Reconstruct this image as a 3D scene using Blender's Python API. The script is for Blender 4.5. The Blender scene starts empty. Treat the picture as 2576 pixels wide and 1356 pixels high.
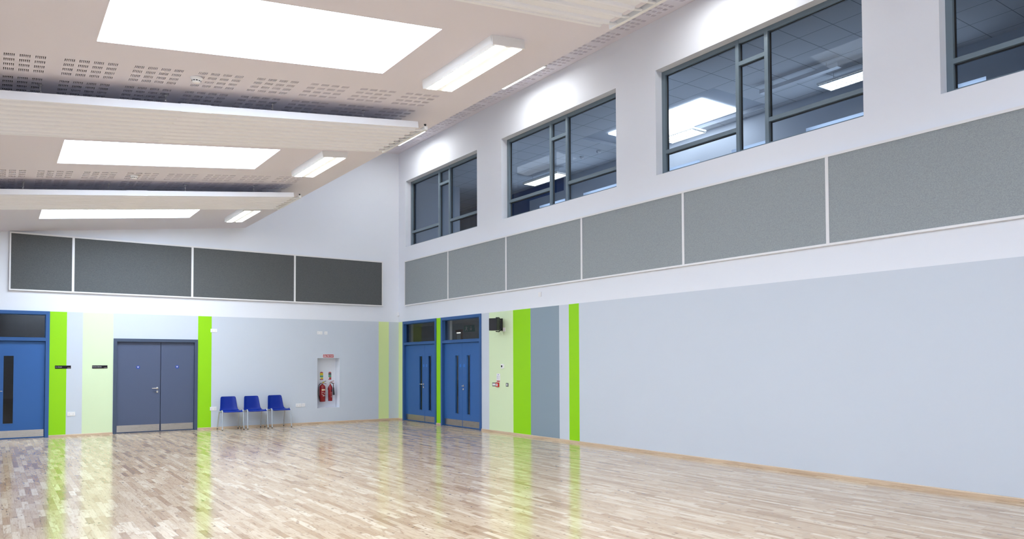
import bpy, bmesh, math, random
from mathutils import Vector, Matrix
random.seed(7)
scene = bpy.context.scene
COL = scene.collection
R = math.radians

# ------------------------------------------------------------------ camera
cam_d = bpy.data.cameras.new('camera')
cam = bpy.data.objects.new('camera', cam_d)
COL.objects.link(cam)
CAMP = Vector((-9.66279, -19.56495, 1.61058))
yaw, pit, rol = R(34.92689), R(1.6517), R(-0.22525)
fw = Vector((math.sin(yaw), math.cos(yaw), 0))
rt = Vector((math.cos(yaw), -math.sin(yaw), 0))
up = Vector((0, 0, 1))
f2 = fw * math.cos(pit) + up * math.sin(pit)
u2 = up * math.cos(pit) - fw * math.sin(pit)
r3 = rt * math.cos(rol) + u2 * math.sin(rol)
u3 = u2 * math.cos(rol) - rt * math.sin(rol)
M = Matrix.Identity(4)
for i in range(3):
    M[i][0], M[i][1], M[i][2], M[i][3] = r3[i], u3[i], -f2[i], CAMP[i]
cam.matrix_world = M
cam_d.sensor_width = 36
cam_d.sensor_fit = 'HORIZONTAL'
cam_d.lens = 1875.72 / 2576 * 36
cam_d.shift_y = (859.73 - 678) / 2576
cam_d.clip_start = 0.05
cam_d.clip_end = 300
scene.camera = cam

# ------------------------------------------------------------------ world, exposure
world = bpy.data.worlds.new('overcast_sky')
scene.world = world
world.use_nodes = True
bg = world.node_tree.nodes['Background']
bg.inputs[0].default_value = (0.70, 0.85, 1.06, 1)
bg.inputs[1].default_value = 2.3
scene.view_settings.view_transform = 'Standard'
scene.view_settings.look = 'None'
scene.view_settings.gamma = 1
scene.view_settings.use_curve_mapping = False
scene.view_settings.exposure = 0.74
cy = scene.cycles
cy.max_bounces = 10
cy.diffuse_bounces = 6
cy.glossy_bounces = 4
cy.transparent_max_bounces = 12
cy.caustics_reflective = False
cy.caustics_refractive = False
cy.sample_clamp_indirect = 6
cy.use_denoising = True
SKY_E = 10.0      # opal rooflights
LAMP_E = 13.0     # fluorescent diffusers

# ------------------------------------------------------------------ materials
def mat(name, col, rough=0.5, metal=0.0, spec=0.5, emit=None, es=0.0, bump=0.0, bscale=200, coat=0.0):
    m = bpy.data.materials.new(name)
    m.use_nodes = True
    nt = m.node_tree
    b = nt.nodes['Principled BSDF']
    b.inputs['Base Color'].default_value = (*col, 1)
    b.inputs['Roughness'].default_value = rough
    b.inputs['Metallic'].default_value = metal
    b.inputs['Specular IOR Level'].default_value = spec
    b.inputs['Coat Weight'].default_value = coat
    if emit:
        b.inputs['Emission Color'].default_value = (*emit, 1)
        b.inputs['Emission Strength'].default_value = es
    if bump:
        tc = nt.nodes.new('ShaderNodeTexCoord')
        n = nt.nodes.new('ShaderNodeTexNoise')
        n.inputs['Scale'].default_value = bscale
        n.inputs['Detail'].default_value = 3
        nt.links.new(tc.outputs['Object'], n.inputs['Vector'])
        bp = nt.nodes.new('ShaderNodeBump')
        bp.inputs['Strength'].default_value = bump
        bp.inputs['Distance'].default_value = 0.003
        nt.links.new(n.outputs['Fac'], bp.inputs['Height'])
        nt.links.new(bp.outputs['Normal'], b.inputs['Normal'])
    return m

def nmath(nt, op, a, b=None, c=None, clamp=False):
    n = nt.nodes.new('ShaderNodeMath')
    n.operation = op
    n.use_clamp = clamp
    for i, v in enumerate((a, b, c)):
        if v is None:
            continue
        if isinstance(v, (int, float)):
            n.inputs[i].default_value = v
        else:
            nt.links.new(v, n.inputs[i])
    return n.outputs[0]

def mixcol(nt, fac, a, b, mode='MIX'):
    n = nt.nodes.new('ShaderNodeMix')
    n.data_type = 'RGBA'
    n.blend_type = mode
    for sock, v in ((n.inputs[0], fac), (n.inputs[6], a), (n.inputs[7], b)):
        if isinstance(v, (int, float)):
            sock.default_value = v
        elif isinstance(v, tuple):
            sock.default_value = (*v, 1)
        else:
            nt.links.new(v, sock)
    return n.outputs[2]

def comb(nt, x, y, z=0.0):
    n = nt.nodes.new('ShaderNodeCombineXYZ')
    for i, v in enumerate((x, y, z)):
        if isinstance(v, (int, float)):
            n.inputs[i].default_value = v
        else:
            nt.links.new(v, n.inputs[i])
    return n.outputs[0]

def ramp(nt, fac, stops):
    n = nt.nodes.new('ShaderNodeValToRGB')
    el = n.color_ramp.elements
    while len(el) < len(stops):
        el.new(0.5)
    for e, (p, c) in zip(el, stops):
        e.position = p
        e.color = (*c, 1)
    nt.links.new(fac, n.inputs[0])
    return n.outputs[0]

def floor_material():
    m = bpy.data.materials.new('varnished_beech_strip')
    m.use_nodes = True
    nt = m.node_tree
    b = nt.nodes['Principled BSDF']
    tc = nt.nodes.new('ShaderNodeTexCoord')
    sp = nt.nodes.new('ShaderNodeSeparateXYZ')
    nt.links.new(tc.outputs['Object'], sp.inputs[0])
    X, Y = sp.outputs[0], sp.outputs[1]
    W = 0.0645
    xr = nmath(nt, 'DIVIDE', X, W)
    row = nmath(nt, 'FLOOR', xr)
    xf = nmath(nt, 'FRACT', xr)
    wn = nt.nodes.new('ShaderNodeTexWhiteNoise')
    wn.noise_dimensions = '1D'
    nt.links.new(row, wn.inputs['W'])
    L = nmath(nt, 'MULTIPLY_ADD', wn.outputs['Value'], 0.22, 0.42)
    sc = nt.nodes.new('ShaderNodeSeparateColor')
    nt.links.new(wn.outputs['Color'], sc.inputs[0])
    off = nmath(nt, 'MULTIPLY', sc.outputs[2], 37.0)
    # uneven strip lengths: bend the run of each row a little
    wob = nmath(nt, 'MULTIPLY', nmath(nt, 'SINE', nmath(nt, 'MULTIPLY_ADD', Y, 2.3, off)), 0.14)
    yr = nmath(nt, 'ADD', nmath(nt, 'DIVIDE', nmath(nt, 'ADD', Y, wob), L), off)
    piece = nmath(nt, 'FLOOR', yr)
    yf = nmath(nt, 'FRACT', yr)
    w2 = nt.nodes.new('ShaderNodeTexWhiteNoise')
    w2.noise_dimensions = '2D'
    nt.links.new(comb(nt, row, piece), w2.inputs['Vector'])
    s2 = nt.nodes.new('ShaderNodeSeparateColor')
    nt.links.new(w2.outputs['Color'], s2.inputs[0])
    base = ramp(nt, w2.outputs['Value'], [(0.0, (0.42, 0.275, 0.155)), (0.10, (0.52, 0.362, 0.222)), (0.35, (0.615, 0.458, 0.297)),
                                          (0.75, (0.67, 0.518, 0.352)), (1.0, (0.78, 0.64, 0.46))])
    # grain along the strip
    gx = nmath(nt, 'MULTIPLY_ADD', X, 55.0, nmath(nt, 'MULTIPLY', s2.outputs[0], 50.0))
    gy = nmath(nt, 'MULTIPLY_ADD', Y, 4.5, nmath(nt, 'MULTIPLY', s2.outputs[1], 50.0))
    g = nt.nodes.new('ShaderNodeTexNoise')
    g.inputs['Scale'].default_value = 1.0
    g.inputs['Detail'].default_value = 5
    g.inputs['Distortion'].default_value = 0.9
    nt.links.new(comb(nt, gx, gy), g.inputs['Vector'])
    gr = ramp(nt, g.outputs['Fac'], [(0.28, (0.72, 0.64, 0.58)), (0.5, (1, 1, 1)), (0.75, (1.06, 1.05, 1.04))])
    c = mixcol(nt, 0.75, base, gr, 'MULTIPLY')
    # broad brown heartwood streaks
    hx = nmath(nt, 'MULTIPLY_ADD', X, 16.0, nmath(nt, 'MULTIPLY', s2.outputs[1], 90.0))
    hy = nmath(nt, 'MULTIPLY_ADD', Y, 3.0, nmath(nt, 'MULTIPLY', s2.outputs[2], 90.0))
    h = nt.nodes.new('ShaderNodeTexNoise')
    h.inputs['Scale'].default_value = 1.0
    h.inputs['Detail'].default_value = 3
    h.inputs['Distortion'].default_value = 1.4
    nt.links.new(comb(nt, hx, hy), h.inputs['Vector'])
    hm = nmath(nt, 'MULTIPLY', nmath(nt, 'SUBTRACT', h.outputs['Fac'], 0.56, clamp=True), 6.0, clamp=True)
    hm = nmath(nt, 'MULTIPLY', hm, 0.72)
    c = mixcol(nt, hm, c, (0.33, 0.19, 0.10))
    # small dark knots and pin marks of irregular outline
    dn = nt.nodes.new('ShaderNodeTexNoise')
    dn.inputs['Scale'].default_value = 38.0
    dn.inputs['Detail'].default_value = 2
    nt.links.new(tc.outputs['Object'], dn.inputs['Vector'])
    for fx, fy, thr, gain, ch in ((11.0, 6.5, 0.56, 0.58, 0), (26.0, 12.0, 0.70, 1.0, 1), (7.0, 1.6, 0.80, 0.9, 0)):
        kx = nmath(nt, 'MULTIPLY_ADD', X, fx, nmath(nt, 'MULTIPLY', s2.outputs[ch], 70.0))
        ky = nmath(nt, 'MULTIPLY_ADD', Y, fy, nmath(nt, 'MULTIPLY', s2.outputs[2], 70.0))
        k = nt.nodes.new('ShaderNodeTexVoronoi')
        k.inputs['Scale'].default_value = 1.0
        nt.links.new(comb(nt, kx, ky), k.inputs['Vector'])
        ks = nt.nodes.new('ShaderNodeSeparateColor')
        nt.links.new(k.outputs['Color'], ks.inputs[0])
        rad = nmath(nt, 'MULTIPLY', nmath(nt, 'SUBTRACT', ks.outputs[0], thr, clamp=True), gain)
        dist = nmath(nt, 'ADD', k.outputs['Distance'], nmath(nt, 'MULTIPLY_ADD', dn.outputs['Fac'], 0.34, -0.17))
        km = nmath(nt, 'MULTIPLY', nmath(nt, 'SUBTRACT', rad, dist, clamp=True), 9.0, clamp=True)
        km = nmath(nt, 'MULTIPLY', km, 0.72)
        c = mixcol(nt, km, c, (0.12, 0.05, 0.022))
    # joints
    e1 = nmath(nt, 'LESS_THAN', nmath(nt, 'MINIMUM', xf, nmath(nt, 'SUBTRACT', 1.0, xf)), 0.012)
    e2 = nmath(nt, 'LESS_THAN', nmath(nt, 'MINIMUM', yf, nmath(nt, 'SUBTRACT', 1.0, yf)), 0.0045)
    ed = nmath(nt, 'MULTIPLY', nmath(nt, 'MAXIMUM', e1, e2), 0.5)
    c = mixcol(nt, ed, c, (0.16, 0.10, 0.07))
    nt.links.new(c, b.inputs['Base Color'])
    b.inputs['Roughness'].default_value = 0.14
    b.inputs['Specular IOR Level'].default_value = 0.5
    b.inputs['IOR'].default_value = 1.5
    b.inputs['Specular Tint'].default_value = (1.0, 0.88, 0.64, 1)
    # faint unevenness of the varnish
    bn = nt.nodes.new('ShaderNodeTexNoise')
    bn.inputs['Scale'].default_value = 1.0
    bn.inputs['Detail'].default_value = 1
    nt.links.new(comb(nt, nmath(nt, 'MULTIPLY', X, 30.0), nmath(nt, 'MULTIPLY', Y, 5.0)), bn.inputs['Vector'])
    bp = nt.nodes.new('ShaderNodeBump')
    bp.inputs['Strength'].default_value = 0.05
    bp.inputs['Distance'].default_value = 0.004
    nt.links.new(bn.outputs['Fac'], bp.inputs['Height'])
    nt.links.new(bp.outputs['Normal'], b.inputs['Normal'])
    return m

def wood_trim():
    m = mat('oak_skirting', (0.62, 0.42, 0.25), 0.35)
    nt = m.node_tree
    b = nt.nodes['Principled BSDF']
    tc = nt.nodes.new('ShaderNodeTexCoord')
    mp = nt.nodes.new('ShaderNodeMapping')
    mp.inputs['Scale'].default_value = (1.2, 1.2, 60)
    nt.links.new(tc.outputs['Object'], mp.inputs[0])
    n = nt.nodes.new('ShaderNodeTexNoise')
    n.inputs['Scale'].default_value = 1.5
    n.inputs['Detail'].default_value = 4
    nt.links.new(mp.outputs[0], n.inputs['Vector'])
    c = ramp(nt, n.outputs['Fac'], [(0.3, (0.50, 0.36, 0.24)), (0.55, (0.64, 0.49, 0.345)), (0.75, (0.70, 0.56, 0.42))])
    nt.links.new(c, b.inputs['Base Color'])
    return m

def fabric_mat(name, lo, hi):
    m = mat(name, lo, 0.95, spec=0.1)
    nt = m.node_tree
    b = nt.nodes['Principled BSDF']
    tc = nt.nodes.new('ShaderNodeTexCoord')
    n = nt.nodes.new('ShaderNodeTexNoise')
    n.inputs['Scale'].default_value = 110
    n.inputs['Detail'].default_value = 3
    nt.links.new(tc.outputs['Object'], n.inputs['Vector'])
    c = ramp(nt, n.outputs['Fac'], [(0.3, lo), (0.7, hi)])
    nt.links.new(c, b.inputs['Base Color'])
    return m

def tile_mat():
    m = mat('mineral_ceiling_tile', (0.72, 0.73, 0.74), 0.9)
    nt = m.node_tree
    b = nt.nodes['Principled BSDF']
    tc = nt.nodes.new('ShaderNodeTexCoord')
    sp = nt.nodes.new('ShaderNodeSeparateXYZ')
    nt.links.new(tc.outputs['Object'], sp.inputs[0])
    out = None
    for s, o in ((sp.outputs[0], -1.04 + 6.0), (sp.outputs[1], 12.42)):
        fx = nmath(nt, 'FRACT', nmath(nt, 'DIVIDE', nmath(nt, 'ADD', s, o), 0.6))
        e = nmath(nt, 'LESS_THAN', nmath(nt, 'MINIMUM', fx, nmath(nt, 'SUBTRACT', 1.0, fx)), 0.011)
        out = e if out is None else nmath(nt, 'MAXIMUM', out, e)
    c = mixcol(nt, out, (0.72, 0.73, 0.74), (0.30, 0.31, 0.33))
    nt.links.new(c, b.inputs['Base Color'])
    return m

def glass_mat(name, tint, ior=1.5):
    m = bpy.data.materials.new(name)
    m.use_nodes = True
    nt = m.node_tree
    nt.nodes.remove(nt.nodes['Principled BSDF'])
    o = nt.nodes['Material Output']
    t = nt.nodes.new('ShaderNodeBsdfTransparent')
    t.inputs[0].default_value = (*tint, 1)
    g = nt.nodes.new('ShaderNodeBsdfGlossy')
    g.inputs['Roughness'].default_value = 0.01
    f = nt.nodes.new('ShaderNodeFresnel')
    f.inputs[0].default_value = ior
    mx = nt.nodes.new('ShaderNodeMixShader')
    nt.links.new(f.outputs[0], mx.inputs[0])
    nt.links.new(t.outputs[0], mx.inputs[1])
    nt.links.new(g.outputs[0], mx.inputs[2])
    nt.links.new(mx.outputs[0], o.inputs[0])
    return m

def brushed(name, col, rough):
    m = mat(name, col, rough, 1.0)
    nt = m.node_tree
    b = nt.nodes['Principled BSDF']
    tc = nt.nodes.new('ShaderNodeTexCoord')
    mp = nt.nodes.new('ShaderNodeMapping')
    mp.inputs['Scale'].default_value = (4, 4, 300)
    nt.links.new(tc.outputs['Object'], mp.inputs[0])
    n = nt.nodes.new('ShaderNodeTexNoise')
    n.inputs['Scale'].default_value = 2
    nt.links.new(mp.outputs[0], n.inputs['Vector'])
    nt.links.new(nmath(nt, 'MULTIPLY_ADD', n.outputs['Fac'], 0.2, rough - 0.1), b.inputs['Roughness'])
    return m

WHITE = mat('white_wall_paint', (0.80, 0.832, 0.895), 0.6, spec=0.25, bump=0.04, bscale=260)
GREYB = mat('pale_grey_blue_paint', (0.60, 0.655, 0.73), 0.55, spec=0.25, bump=0.04, bscale=260)
LIME = mat('lime_green_paint', (0.30, 0.69, 0.008), 0.5, spec=0.25, bump=0.04, bscale=260)
PALE = mat('pale_lime_paint', (0.69, 0.82, 0.54), 0.55, spec=0.25, bump=0.04, bscale=260)
PALE2 = mat('soft_lime_paint', (0.73, 0.86, 0.39), 0.55, spec=0.25, bump=0.04, bscale=260)
SLATE = mat('slate_blue_paint', (0.26, 0.335, 0.395), 0.55, spec=0.25, bump=0.04, bscale=260)
CEIL = mat('matt_ceiling_paint', (0.74, 0.715, 0.785), 0.8, spec=0.15, bump=0.03, bscale=200)
VOID = mat('dark_slot_void', (0.035, 0.03, 0.028), 0.9, spec=0.1)
FLOOR = floor_material()
TRIM = wood_trim()
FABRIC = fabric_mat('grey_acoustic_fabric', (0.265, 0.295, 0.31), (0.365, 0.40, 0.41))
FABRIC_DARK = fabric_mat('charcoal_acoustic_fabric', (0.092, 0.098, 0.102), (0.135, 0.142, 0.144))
TILE = tile_mat()
ALU = mat('white_trim_metal', (0.80, 0.80, 0.81), 0.4)
WMETAL = mat('white_enamelled_steel', (0.82, 0.82, 0.82), 0.45)
WMETAL2 = mat('cream_enamelled_sheet', (0.83, 0.845, 0.895), 0.5)
BLUEP = mat('blue_door_paint', (0.036, 0.128, 0.365), 0.45, spec=0.3, bump=0.02, bscale=150)
BLUEF = mat('blue_frame_paint', (0.036, 0.112, 0.30), 0.45, spec=0.3)
GREYD = mat('slate_door_laminate', (0.085, 0.108, 0.180), 0.6, spec=0.3, bump=0.03, bscale=150)
GREYF = mat('slate_frame_paint', (0.062, 0.086, 0.138), 0.5, spec=0.3)
FRAMEG = mat('grey_window_frame', (0.155, 0.21, 0.255), 0.4)
GASKET = mat('black_gasket', (0.02, 0.02, 0.022), 0.5)
GLASS = glass_mat('blue_grey_tinted_glass', (0.62, 0.70, 0.79))
DGLASS = glass_mat('dark_door_glass', (0.50, 0.53, 0.52))
CLEAR = glass_mat('clear_glass', (0.95, 0.97, 0.97))
STEEL = brushed('brushed_stainless', (0.47, 0.445, 0.41), 0.30)
CHROME = mat('satin_chrome', (0.75, 0.74, 0.72), 0.25, 1.0)
ALUTUBE = mat('silver_tube', (0.62, 0.65, 0.70), 0.32, 0.85)
PLASTIC = mat('white_plastic', (0.85, 0.85, 0.86), 0.3)
BLACKP = mat('black_plastic', (0.012, 0.012, 0.014), 0.4)
DARKW = mat('unlit_room_dark', (0.03, 0.032, 0.038), 0.8)  # darkness of the unlit rooms behind, put into a near-black colour
CHAIRB = mat('royal_blue_polypropylene', (0.001, 0.022, 0.255), 0.38, spec=0.28, bump=0.03, bscale=300)
RED = mat('fire_red_enamel', (0.27, 0.005, 0.010), 0.22, coat=0.3)
REDS = mat('sign_red', (0.42, 0.012, 0.02), 0.4)
REDB = mat('bright_call_point_red', (0.62, 0.02, 0.02), 0.35)
YEL = mat('sign_yellow', (0.80, 0.62, 0.01), 0.4)
GRN = mat('sign_green', (0.10, 0.34, 0.20), 0.4)
SIGNB = mat('black_sign_plate', (0.010, 0.006, 0.012), 0.5, spec=0.2)
PRINT = mat('white_print', (0.82, 0.82, 0.84), 0.5)
BLUEDISC = mat('deep_blue_sticker', (0.004, 0.05, 0.36), 0.35)
BLUEDISC2 = mat('sky_blue_sticker', (0.02, 0.19, 0.60), 0.35)
BLUEW = mat('dark_blue_wall_paint', (0.02, 0.07, 0.22), 0.6)
GREYW = mat('mid_grey_wall_paint', (0.50, 0.53, 0.58), 0.7)
OLIVE = mat('olive_wall_paint', (0.22, 0.26, 0.05), 0.6)
BROWN = mat('brown_timber', (0.22, 0.08, 0.04), 0.5)
CARPET = mat('grey_carpet', (0.20, 0.20, 0.21), 0.95)
OPAL = mat('opal_rooflight', (0.8, 0.8, 0.8), 0.4, emit=(0.765, 0.905, 1.09), es=SKY_E)
OPAL_HIGH = mat('opal_rooflight_high', (0.8, 0.8, 0.8), 0.4, emit=(0.75, 0.88, 1.07), es=1.5)
OPAL2 = mat('opal_rooflight_next_room', (0.8, 0.8, 0.8), 0.4, emit=(0.92, 0.96, 1.0), es=4.5)
LAMP = mat('lit_lamp_diffuser', (0.8, 0.8, 0.8), 0.4, emit=(1.0, 0.98, 0.93), es=LAMP_E)
LOUV = mat('lit_louvre', (0.8, 0.8, 0.8), 0.3, emit=(1.0, 0.98, 0.86), es=2.2)
LAMP_HIGH = mat('lit_lamp_diffuser_high', (0.8, 0.8, 0.8), 0.4, emit=(0.98, 0.985, 0.97), es=16.0)
PERF = mat('pale_perforated_strip', (0.80, 0.81, 0.79), 0.4, emit=(1, .98, .92), es=0.25, bump=0.4, bscale=300)
EXITG = mat('exit_sign_green', (0.015, 0.17, 0.11), 0.5)

# ------------------------------------------------------------------ mesh builder
class MB:
    def __init__(self):
        self.v, self.f, self.m, self.sm = [], [], [], []

    def add(self, vs, fs, mi=0, smooth=False):
        o = len(self.v)
        self.v += [tuple(p) for p in vs]
        for f in fs:
            self.f.append([o + i for i in f])
            self.m.append(mi)
            self.sm.append(smooth)
        return self

    def box(self, a, b, mi=0, T=None):
        x0, y0, z0 = a
        x1, y1, z1 = b
        vs = [(x, y, z) for z in (z0, z1) for x, y in ((x0, y0), (x1, y0), (x1, y1), (x0, y1))]
        if T:
            vs = [T(*p) for p in vs]
        return self.add(vs, [(3, 2, 1, 0), (4, 5, 6, 7), (0, 1, 5, 4), (1, 2, 6, 5), (2, 3, 7, 6), (3, 0, 4, 7)], mi)

    def quad(self, p, mi=0):
        return self.add(p, [(0, 1, 2, 3)], mi)

    def tube(self, pts, r, n=10, mi=0, caps=True, smooth=True):
        pts = [Vector(p) for p in pts]
        rs = r if isinstance(r, (list, tuple)) else [r] * len(pts)
        vs, fs = [], []
        prev = None
        for i, p in enumerate(pts):
            if i == 0:
                t = pts[1] - p
            elif i == len(pts) - 1:
                t = p - pts[i - 1]
            else:
                t = (pts[i + 1] - p).normalized() + (p - pts[i - 1]).normalized()
            t.normalize()
            if prev is None:
                a = Vector((0, 0, 1)) if abs(t.z) < 0.9 else Vector((1, 0, 0))
                a = (a - t * a.dot(t)).normalized()
            else:
                a = (prev - t * prev.dot(t)).normalized()
            prev = a
            b = t.cross(a)
            for k in range(n):
                w = 2 * math.pi * k / n
                vs.append(p + (a * math.cos(w) + b * math.sin(w)) * rs[i])
        for i in range(len(pts) - 1):
            for k in range(n):
                fs.append((i * n + k, i * n + (k + 1) % n, (i + 1) * n + (k + 1) % n, (i + 1) * n + k))
        self.add(vs, fs, mi, smooth)
        if caps:
            e = (len(pts) - 1) * n
            self.add(vs[:n], [tuple(range(n))[::-1]], mi)
            self.add(vs[e:], [tuple(range(n))], mi)
        return self

    def lathe(self, prof, c, axis='Z', n=24, mi=0, T=None):
        """prof: list of (r, h) revolved about an axis through c"""
        vs, fs = [], []
        for r, h in prof:
            for k in range(n):
                w = 2 * math.pi * k / n
                a, b = r * math.cos(w), r * math.sin(w)
                if axis == 'Z':
                    p = (c[0] + a, c[1] + b, c[2] + h)
                elif axis == 'Y':
                    p = (c[0] + a, c[1] + h, c[2] + b)
                else:
                    p = (c[0] + h, c[1] + a, c[2] + b)
                vs.append(T(*p) if T else p)
        for i in range(len(prof) - 1):
            for k in range(n):
                fs.append((i * n + k, i * n + (k + 1) % n, (i + 1) * n + (k + 1) % n, (i + 1) * n + k))
        return self.add(vs, fs, mi, True)

    def disc(self, c, r, T, n=24, mi=0, d=0.0, h=0.002):
        """flat raised disc in wall space (s, d, z)"""
        lo = [T(c[0] + r * math.cos(2 * math.pi * k / n), d, c[1] + r * math.sin(2 * math.pi * k / n)) for k in range(n)]
        hi = [T(c[0] + r * math.cos(2 * math.pi * k / n), d + h, c[1] + r * math.sin(2 * math.pi * k / n)) for k in range(n)]
        return self.add(lo + hi, [tuple(range(n, 2 * n))] + [(k, (k + 1) % n, n + (k + 1) % n, n + k) for k in range(n)], mi)

    def prism(self, poly, h0, h1, T, mi=0):
        """poly of (s, z) extruded from d=h0 to d=h1 in wall space"""
        n = len(poly)
        lo = [T(s, h0, z) for s, z in poly]
        hi = [T(s, h1, z) for s, z in poly]
        return self.add(lo + hi, [tuple(range(n, 2 * n)), tuple(range(n))[::-1]] +
                        [(k, (k + 1) % n, n + (k + 1) % n, n + k) for k in range(n)], mi)

    def build(self, name, mats, parent=None, bevel=0.0, recalc=True, weld=False):
        if not isinstance(mats, (list, tuple)):
            mats = [mats]
        off = Vector((0, 0, 0))
        p = parent
        while p is not None:
            off += p.location
            p = p.parent
        me = bpy.data.meshes.new(name)
        me.from_pydata([Vector(v) - off for v in self.v], [], self.f)
        for m in mats:
            me.materials.append(m)
        me.polygons.foreach_set('material_index', self.m)
        me.polygons.foreach_set('use_smooth', self.sm)
        if recalc or weld:
            bm = bmesh.new()
            bm.from_mesh(me)
            if weld:
                bmesh.ops.remove_doubles(bm, verts=bm.verts, dist=1e-5)
            if recalc:
                bmesh.ops.recalc_face_normals(bm, faces=bm.faces)
            bm.to_mesh(me)
            bm.free()
        me.update()
        o = bpy.data.objects.new(name, me)
        COL.objects.link(o)
        if parent is not None:
            o.parent = parent
        if bevel:
            md = o.modifiers.new('bevel', 'BEVEL')
            md.width = bevel
            md.segments = 2
            md.limit_method = 'ANGLE'
        return o

def tag(o, label=None, cat=None, group=None, kind=None):
    if label: o['label'] = label
    if cat: o['category'] = cat
    if group: o['group'] = group
    if kind: o['kind'] = kind
    return o

def thing(name, loc, label=None, cat=None, group=None, kind=None):
    o = bpy.data.objects.new(name, None)
    o.empty_display_size = 0.1
    o.location = loc
    COL.objects.link(o)
    return tag(o, label, cat, group, kind)

def struct(o, label=None, cat=None):
    return tag(o, label, cat, None, 'structure')

def dup(root, loc, label=None, group=None, rotz=None):
    r = root.copy()
    COL.objects.link(r)
    r.location = loc
    if rotz is not None:
        r.rotation_euler = (r.rotation_euler[0], r.rotation_euler[1], rotz)
    if label: r['label'] = label
    if group: r['group'] = group
    for ch in list(root.children):
        c = ch.copy()
        COL.objects.link(c)
        c.parent = r
        for g in list(ch.children):
            d = g.copy()
            COL.objects.link(d)
            d.parent = c
    return r

# wall frames: s to the viewer's right along the wall, d out of the wall into the hall, z up
def WA(u0):
    return lambda s, d, z: (u0 + s, -d, z)
def WB(u0):
    return lambda s, d, z: (-d, u0 - s, z)
FA, FB = WA(0.0), WB(0.0)        # back wall: s = x;  right wall: s = -y

def text(name, body, size, T, s, z, d, m, parent, align='LEFT', bold=0.0, maxw=None):
    cu = bpy.data.curves.new(name, 'FONT')
    cu.body = body
    cu.size = size
    cu.align_x = align
    cu.offset = bold
    cu.resolution_u = 2
    cu.space_line = 0.85
    tmp = bpy.data.objects.new(name, cu)
    COL.objects.link(tmp)
    dg = bpy.context.evaluated_depsgraph_get()
    dg.update()
    me0 = tmp.evaluated_get(dg).to_mesh()
    vs = [v.co.copy() for v in me0.vertices]
    fs = [list(p.vertices) for p in me0.polygons]
    tmp.evaluated_get(dg).to_mesh_clear()
    COL.objects.unlink(tmp)
    bpy.data.objects.remove(tmp)
    k = 1.0
    if maxw and vs:
        w = max(v.x for v in vs) - min(v.x for v in vs)
        k = maxw / w
    b = MB()
    b.add([T(s + v.x * k, d, z + v.y) for v in vs], fs)
    return b.build(name, m, parent, recalc=False)

# ================================================================== SETTING
XL, YR = -13.2, -23.6           # left and rear wall
H = 2.81                        # top of the coloured band
SL = 0.11633                    # pitch of the sloping ceiling
XE, ZE = -4.35, 5.118           # free edge of the sloping ceiling
def zc(x): return ZE + SL * (x - XE)
ZT = 7.726
def zu(x): return ZT + SL * x   # high strip of ceiling beside the right wall

def grid_wall(name, T, s_cuts, z_cuts, pick, thick, mats, hole, reveal=0, depth=None):
    """one wall: cells coloured by pick(s,z); hole(s,z) cells are left out and lined with reveals"""
    b = MB()
    ns, nz = len(s_cuts) - 1, len(z_cuts) - 1
    mid = lambda c, i: (c[i] + c[i + 1]) / 2
    hol = [[bool(hole(mid(s_cuts, i), mid(z_cuts, j))) for j in range(nz)] for i in range(ns)]
    D = -(depth or thick)
    for i in range(ns):
        for j in range(nz):
            s0, s1, z0, z1 = s_cuts[i], s_cuts[i + 1], z_cuts[j], z_cuts[j + 1]
            if not hol[i][j]:
                b.quad([T(s0, 0, z0), T(s1, 0, z0), T(s1, 0, z1), T(s0, 0, z1)], pick(mid(s_cuts, i), mid(z_cuts, j)))
                b.quad([T(s1, D, z0), T(s0, D, z0), T(s0, D, z1), T(s1, D, z1)], 0)
            else:
                for di, dj in ((-1, 0), (1, 0), (0, -1), (0, 1)):
                    a, c = i + di, j + dj
                    if 0 <= a < ns and 0 <= c < nz and not hol[a][c]:
                        if di == -1: q = [(s0, 0, z0), (s0, D, z0), (s0, D, z1), (s0, 0, z1)]
                        if di == 1: q = [(s1, 0, z1), (s1, D, z1), (s1, D, z0), (s1, 0, z0)]
                        if dj == -1: q = [(s0, 0, z0), (s1, 0, z0), (s1, D, z0), (s0, D, z0)]
                        if dj == 1: q = [(s0, D, z1), (s1, D, z1), (s1, 0, z1), (s0, 0, z1)]
                        b.quad([T(*p) for p in q], reveal)
    return b.build(name, mats, None, recalc=False, weld=True)

WM = [WHITE, GREYB, LIME, PALE, PALE2, SLATE]
# --- floor
fl = MB().box((XL - .3, YR - .3, -0.12), (0.3, 0.3, 0)).build('floor', FLOOR)
struct(fl)

# --- back wall (wall A)
D1 = (-10.72, -8.60)            # blue double door with glazed top panel
D2 = (-7.33, -5.48)             # slate double door
NI = (-2.426, -1.795, 0.42, 1.77)
stripesA = [(-8.60, -8.27, 2), (-8.27, -7.957, 1), (-7.957, -7.335, 3), (-5.475, -5.155, 2), (-0.629, -0.314, 4)]
def pickA(s, z):
    if z > H: return 0
    for a, c, k in stripesA:
        if a < s < c: return k
    return 1
def holeA(s, z):
    if D1[0] + .05 < s < D1[1] - .05 and z < H - .05: return True
    if D2[0] + .05 < s < D2[1] - .05 and z < 2.17: return True
    return NI[0] < s < NI[1] and NI[2] < z < NI[3]
sA = sorted({XL - .3, 0.0, D1[0] + .05, D1[1] - .05, D2[0] + .05, D2[1] - .05, NI[0], NI[1]} | {v for a, c, _ in stripesA for v in (a, c)})
zA = sorted({0.0, H - .05, 2.17, NI[2], NI[3], H, 8.2})
wa = struct(grid_wall('wall_back', FA, sA, zA, pickA, 0.30, WM, holeA))
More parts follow.
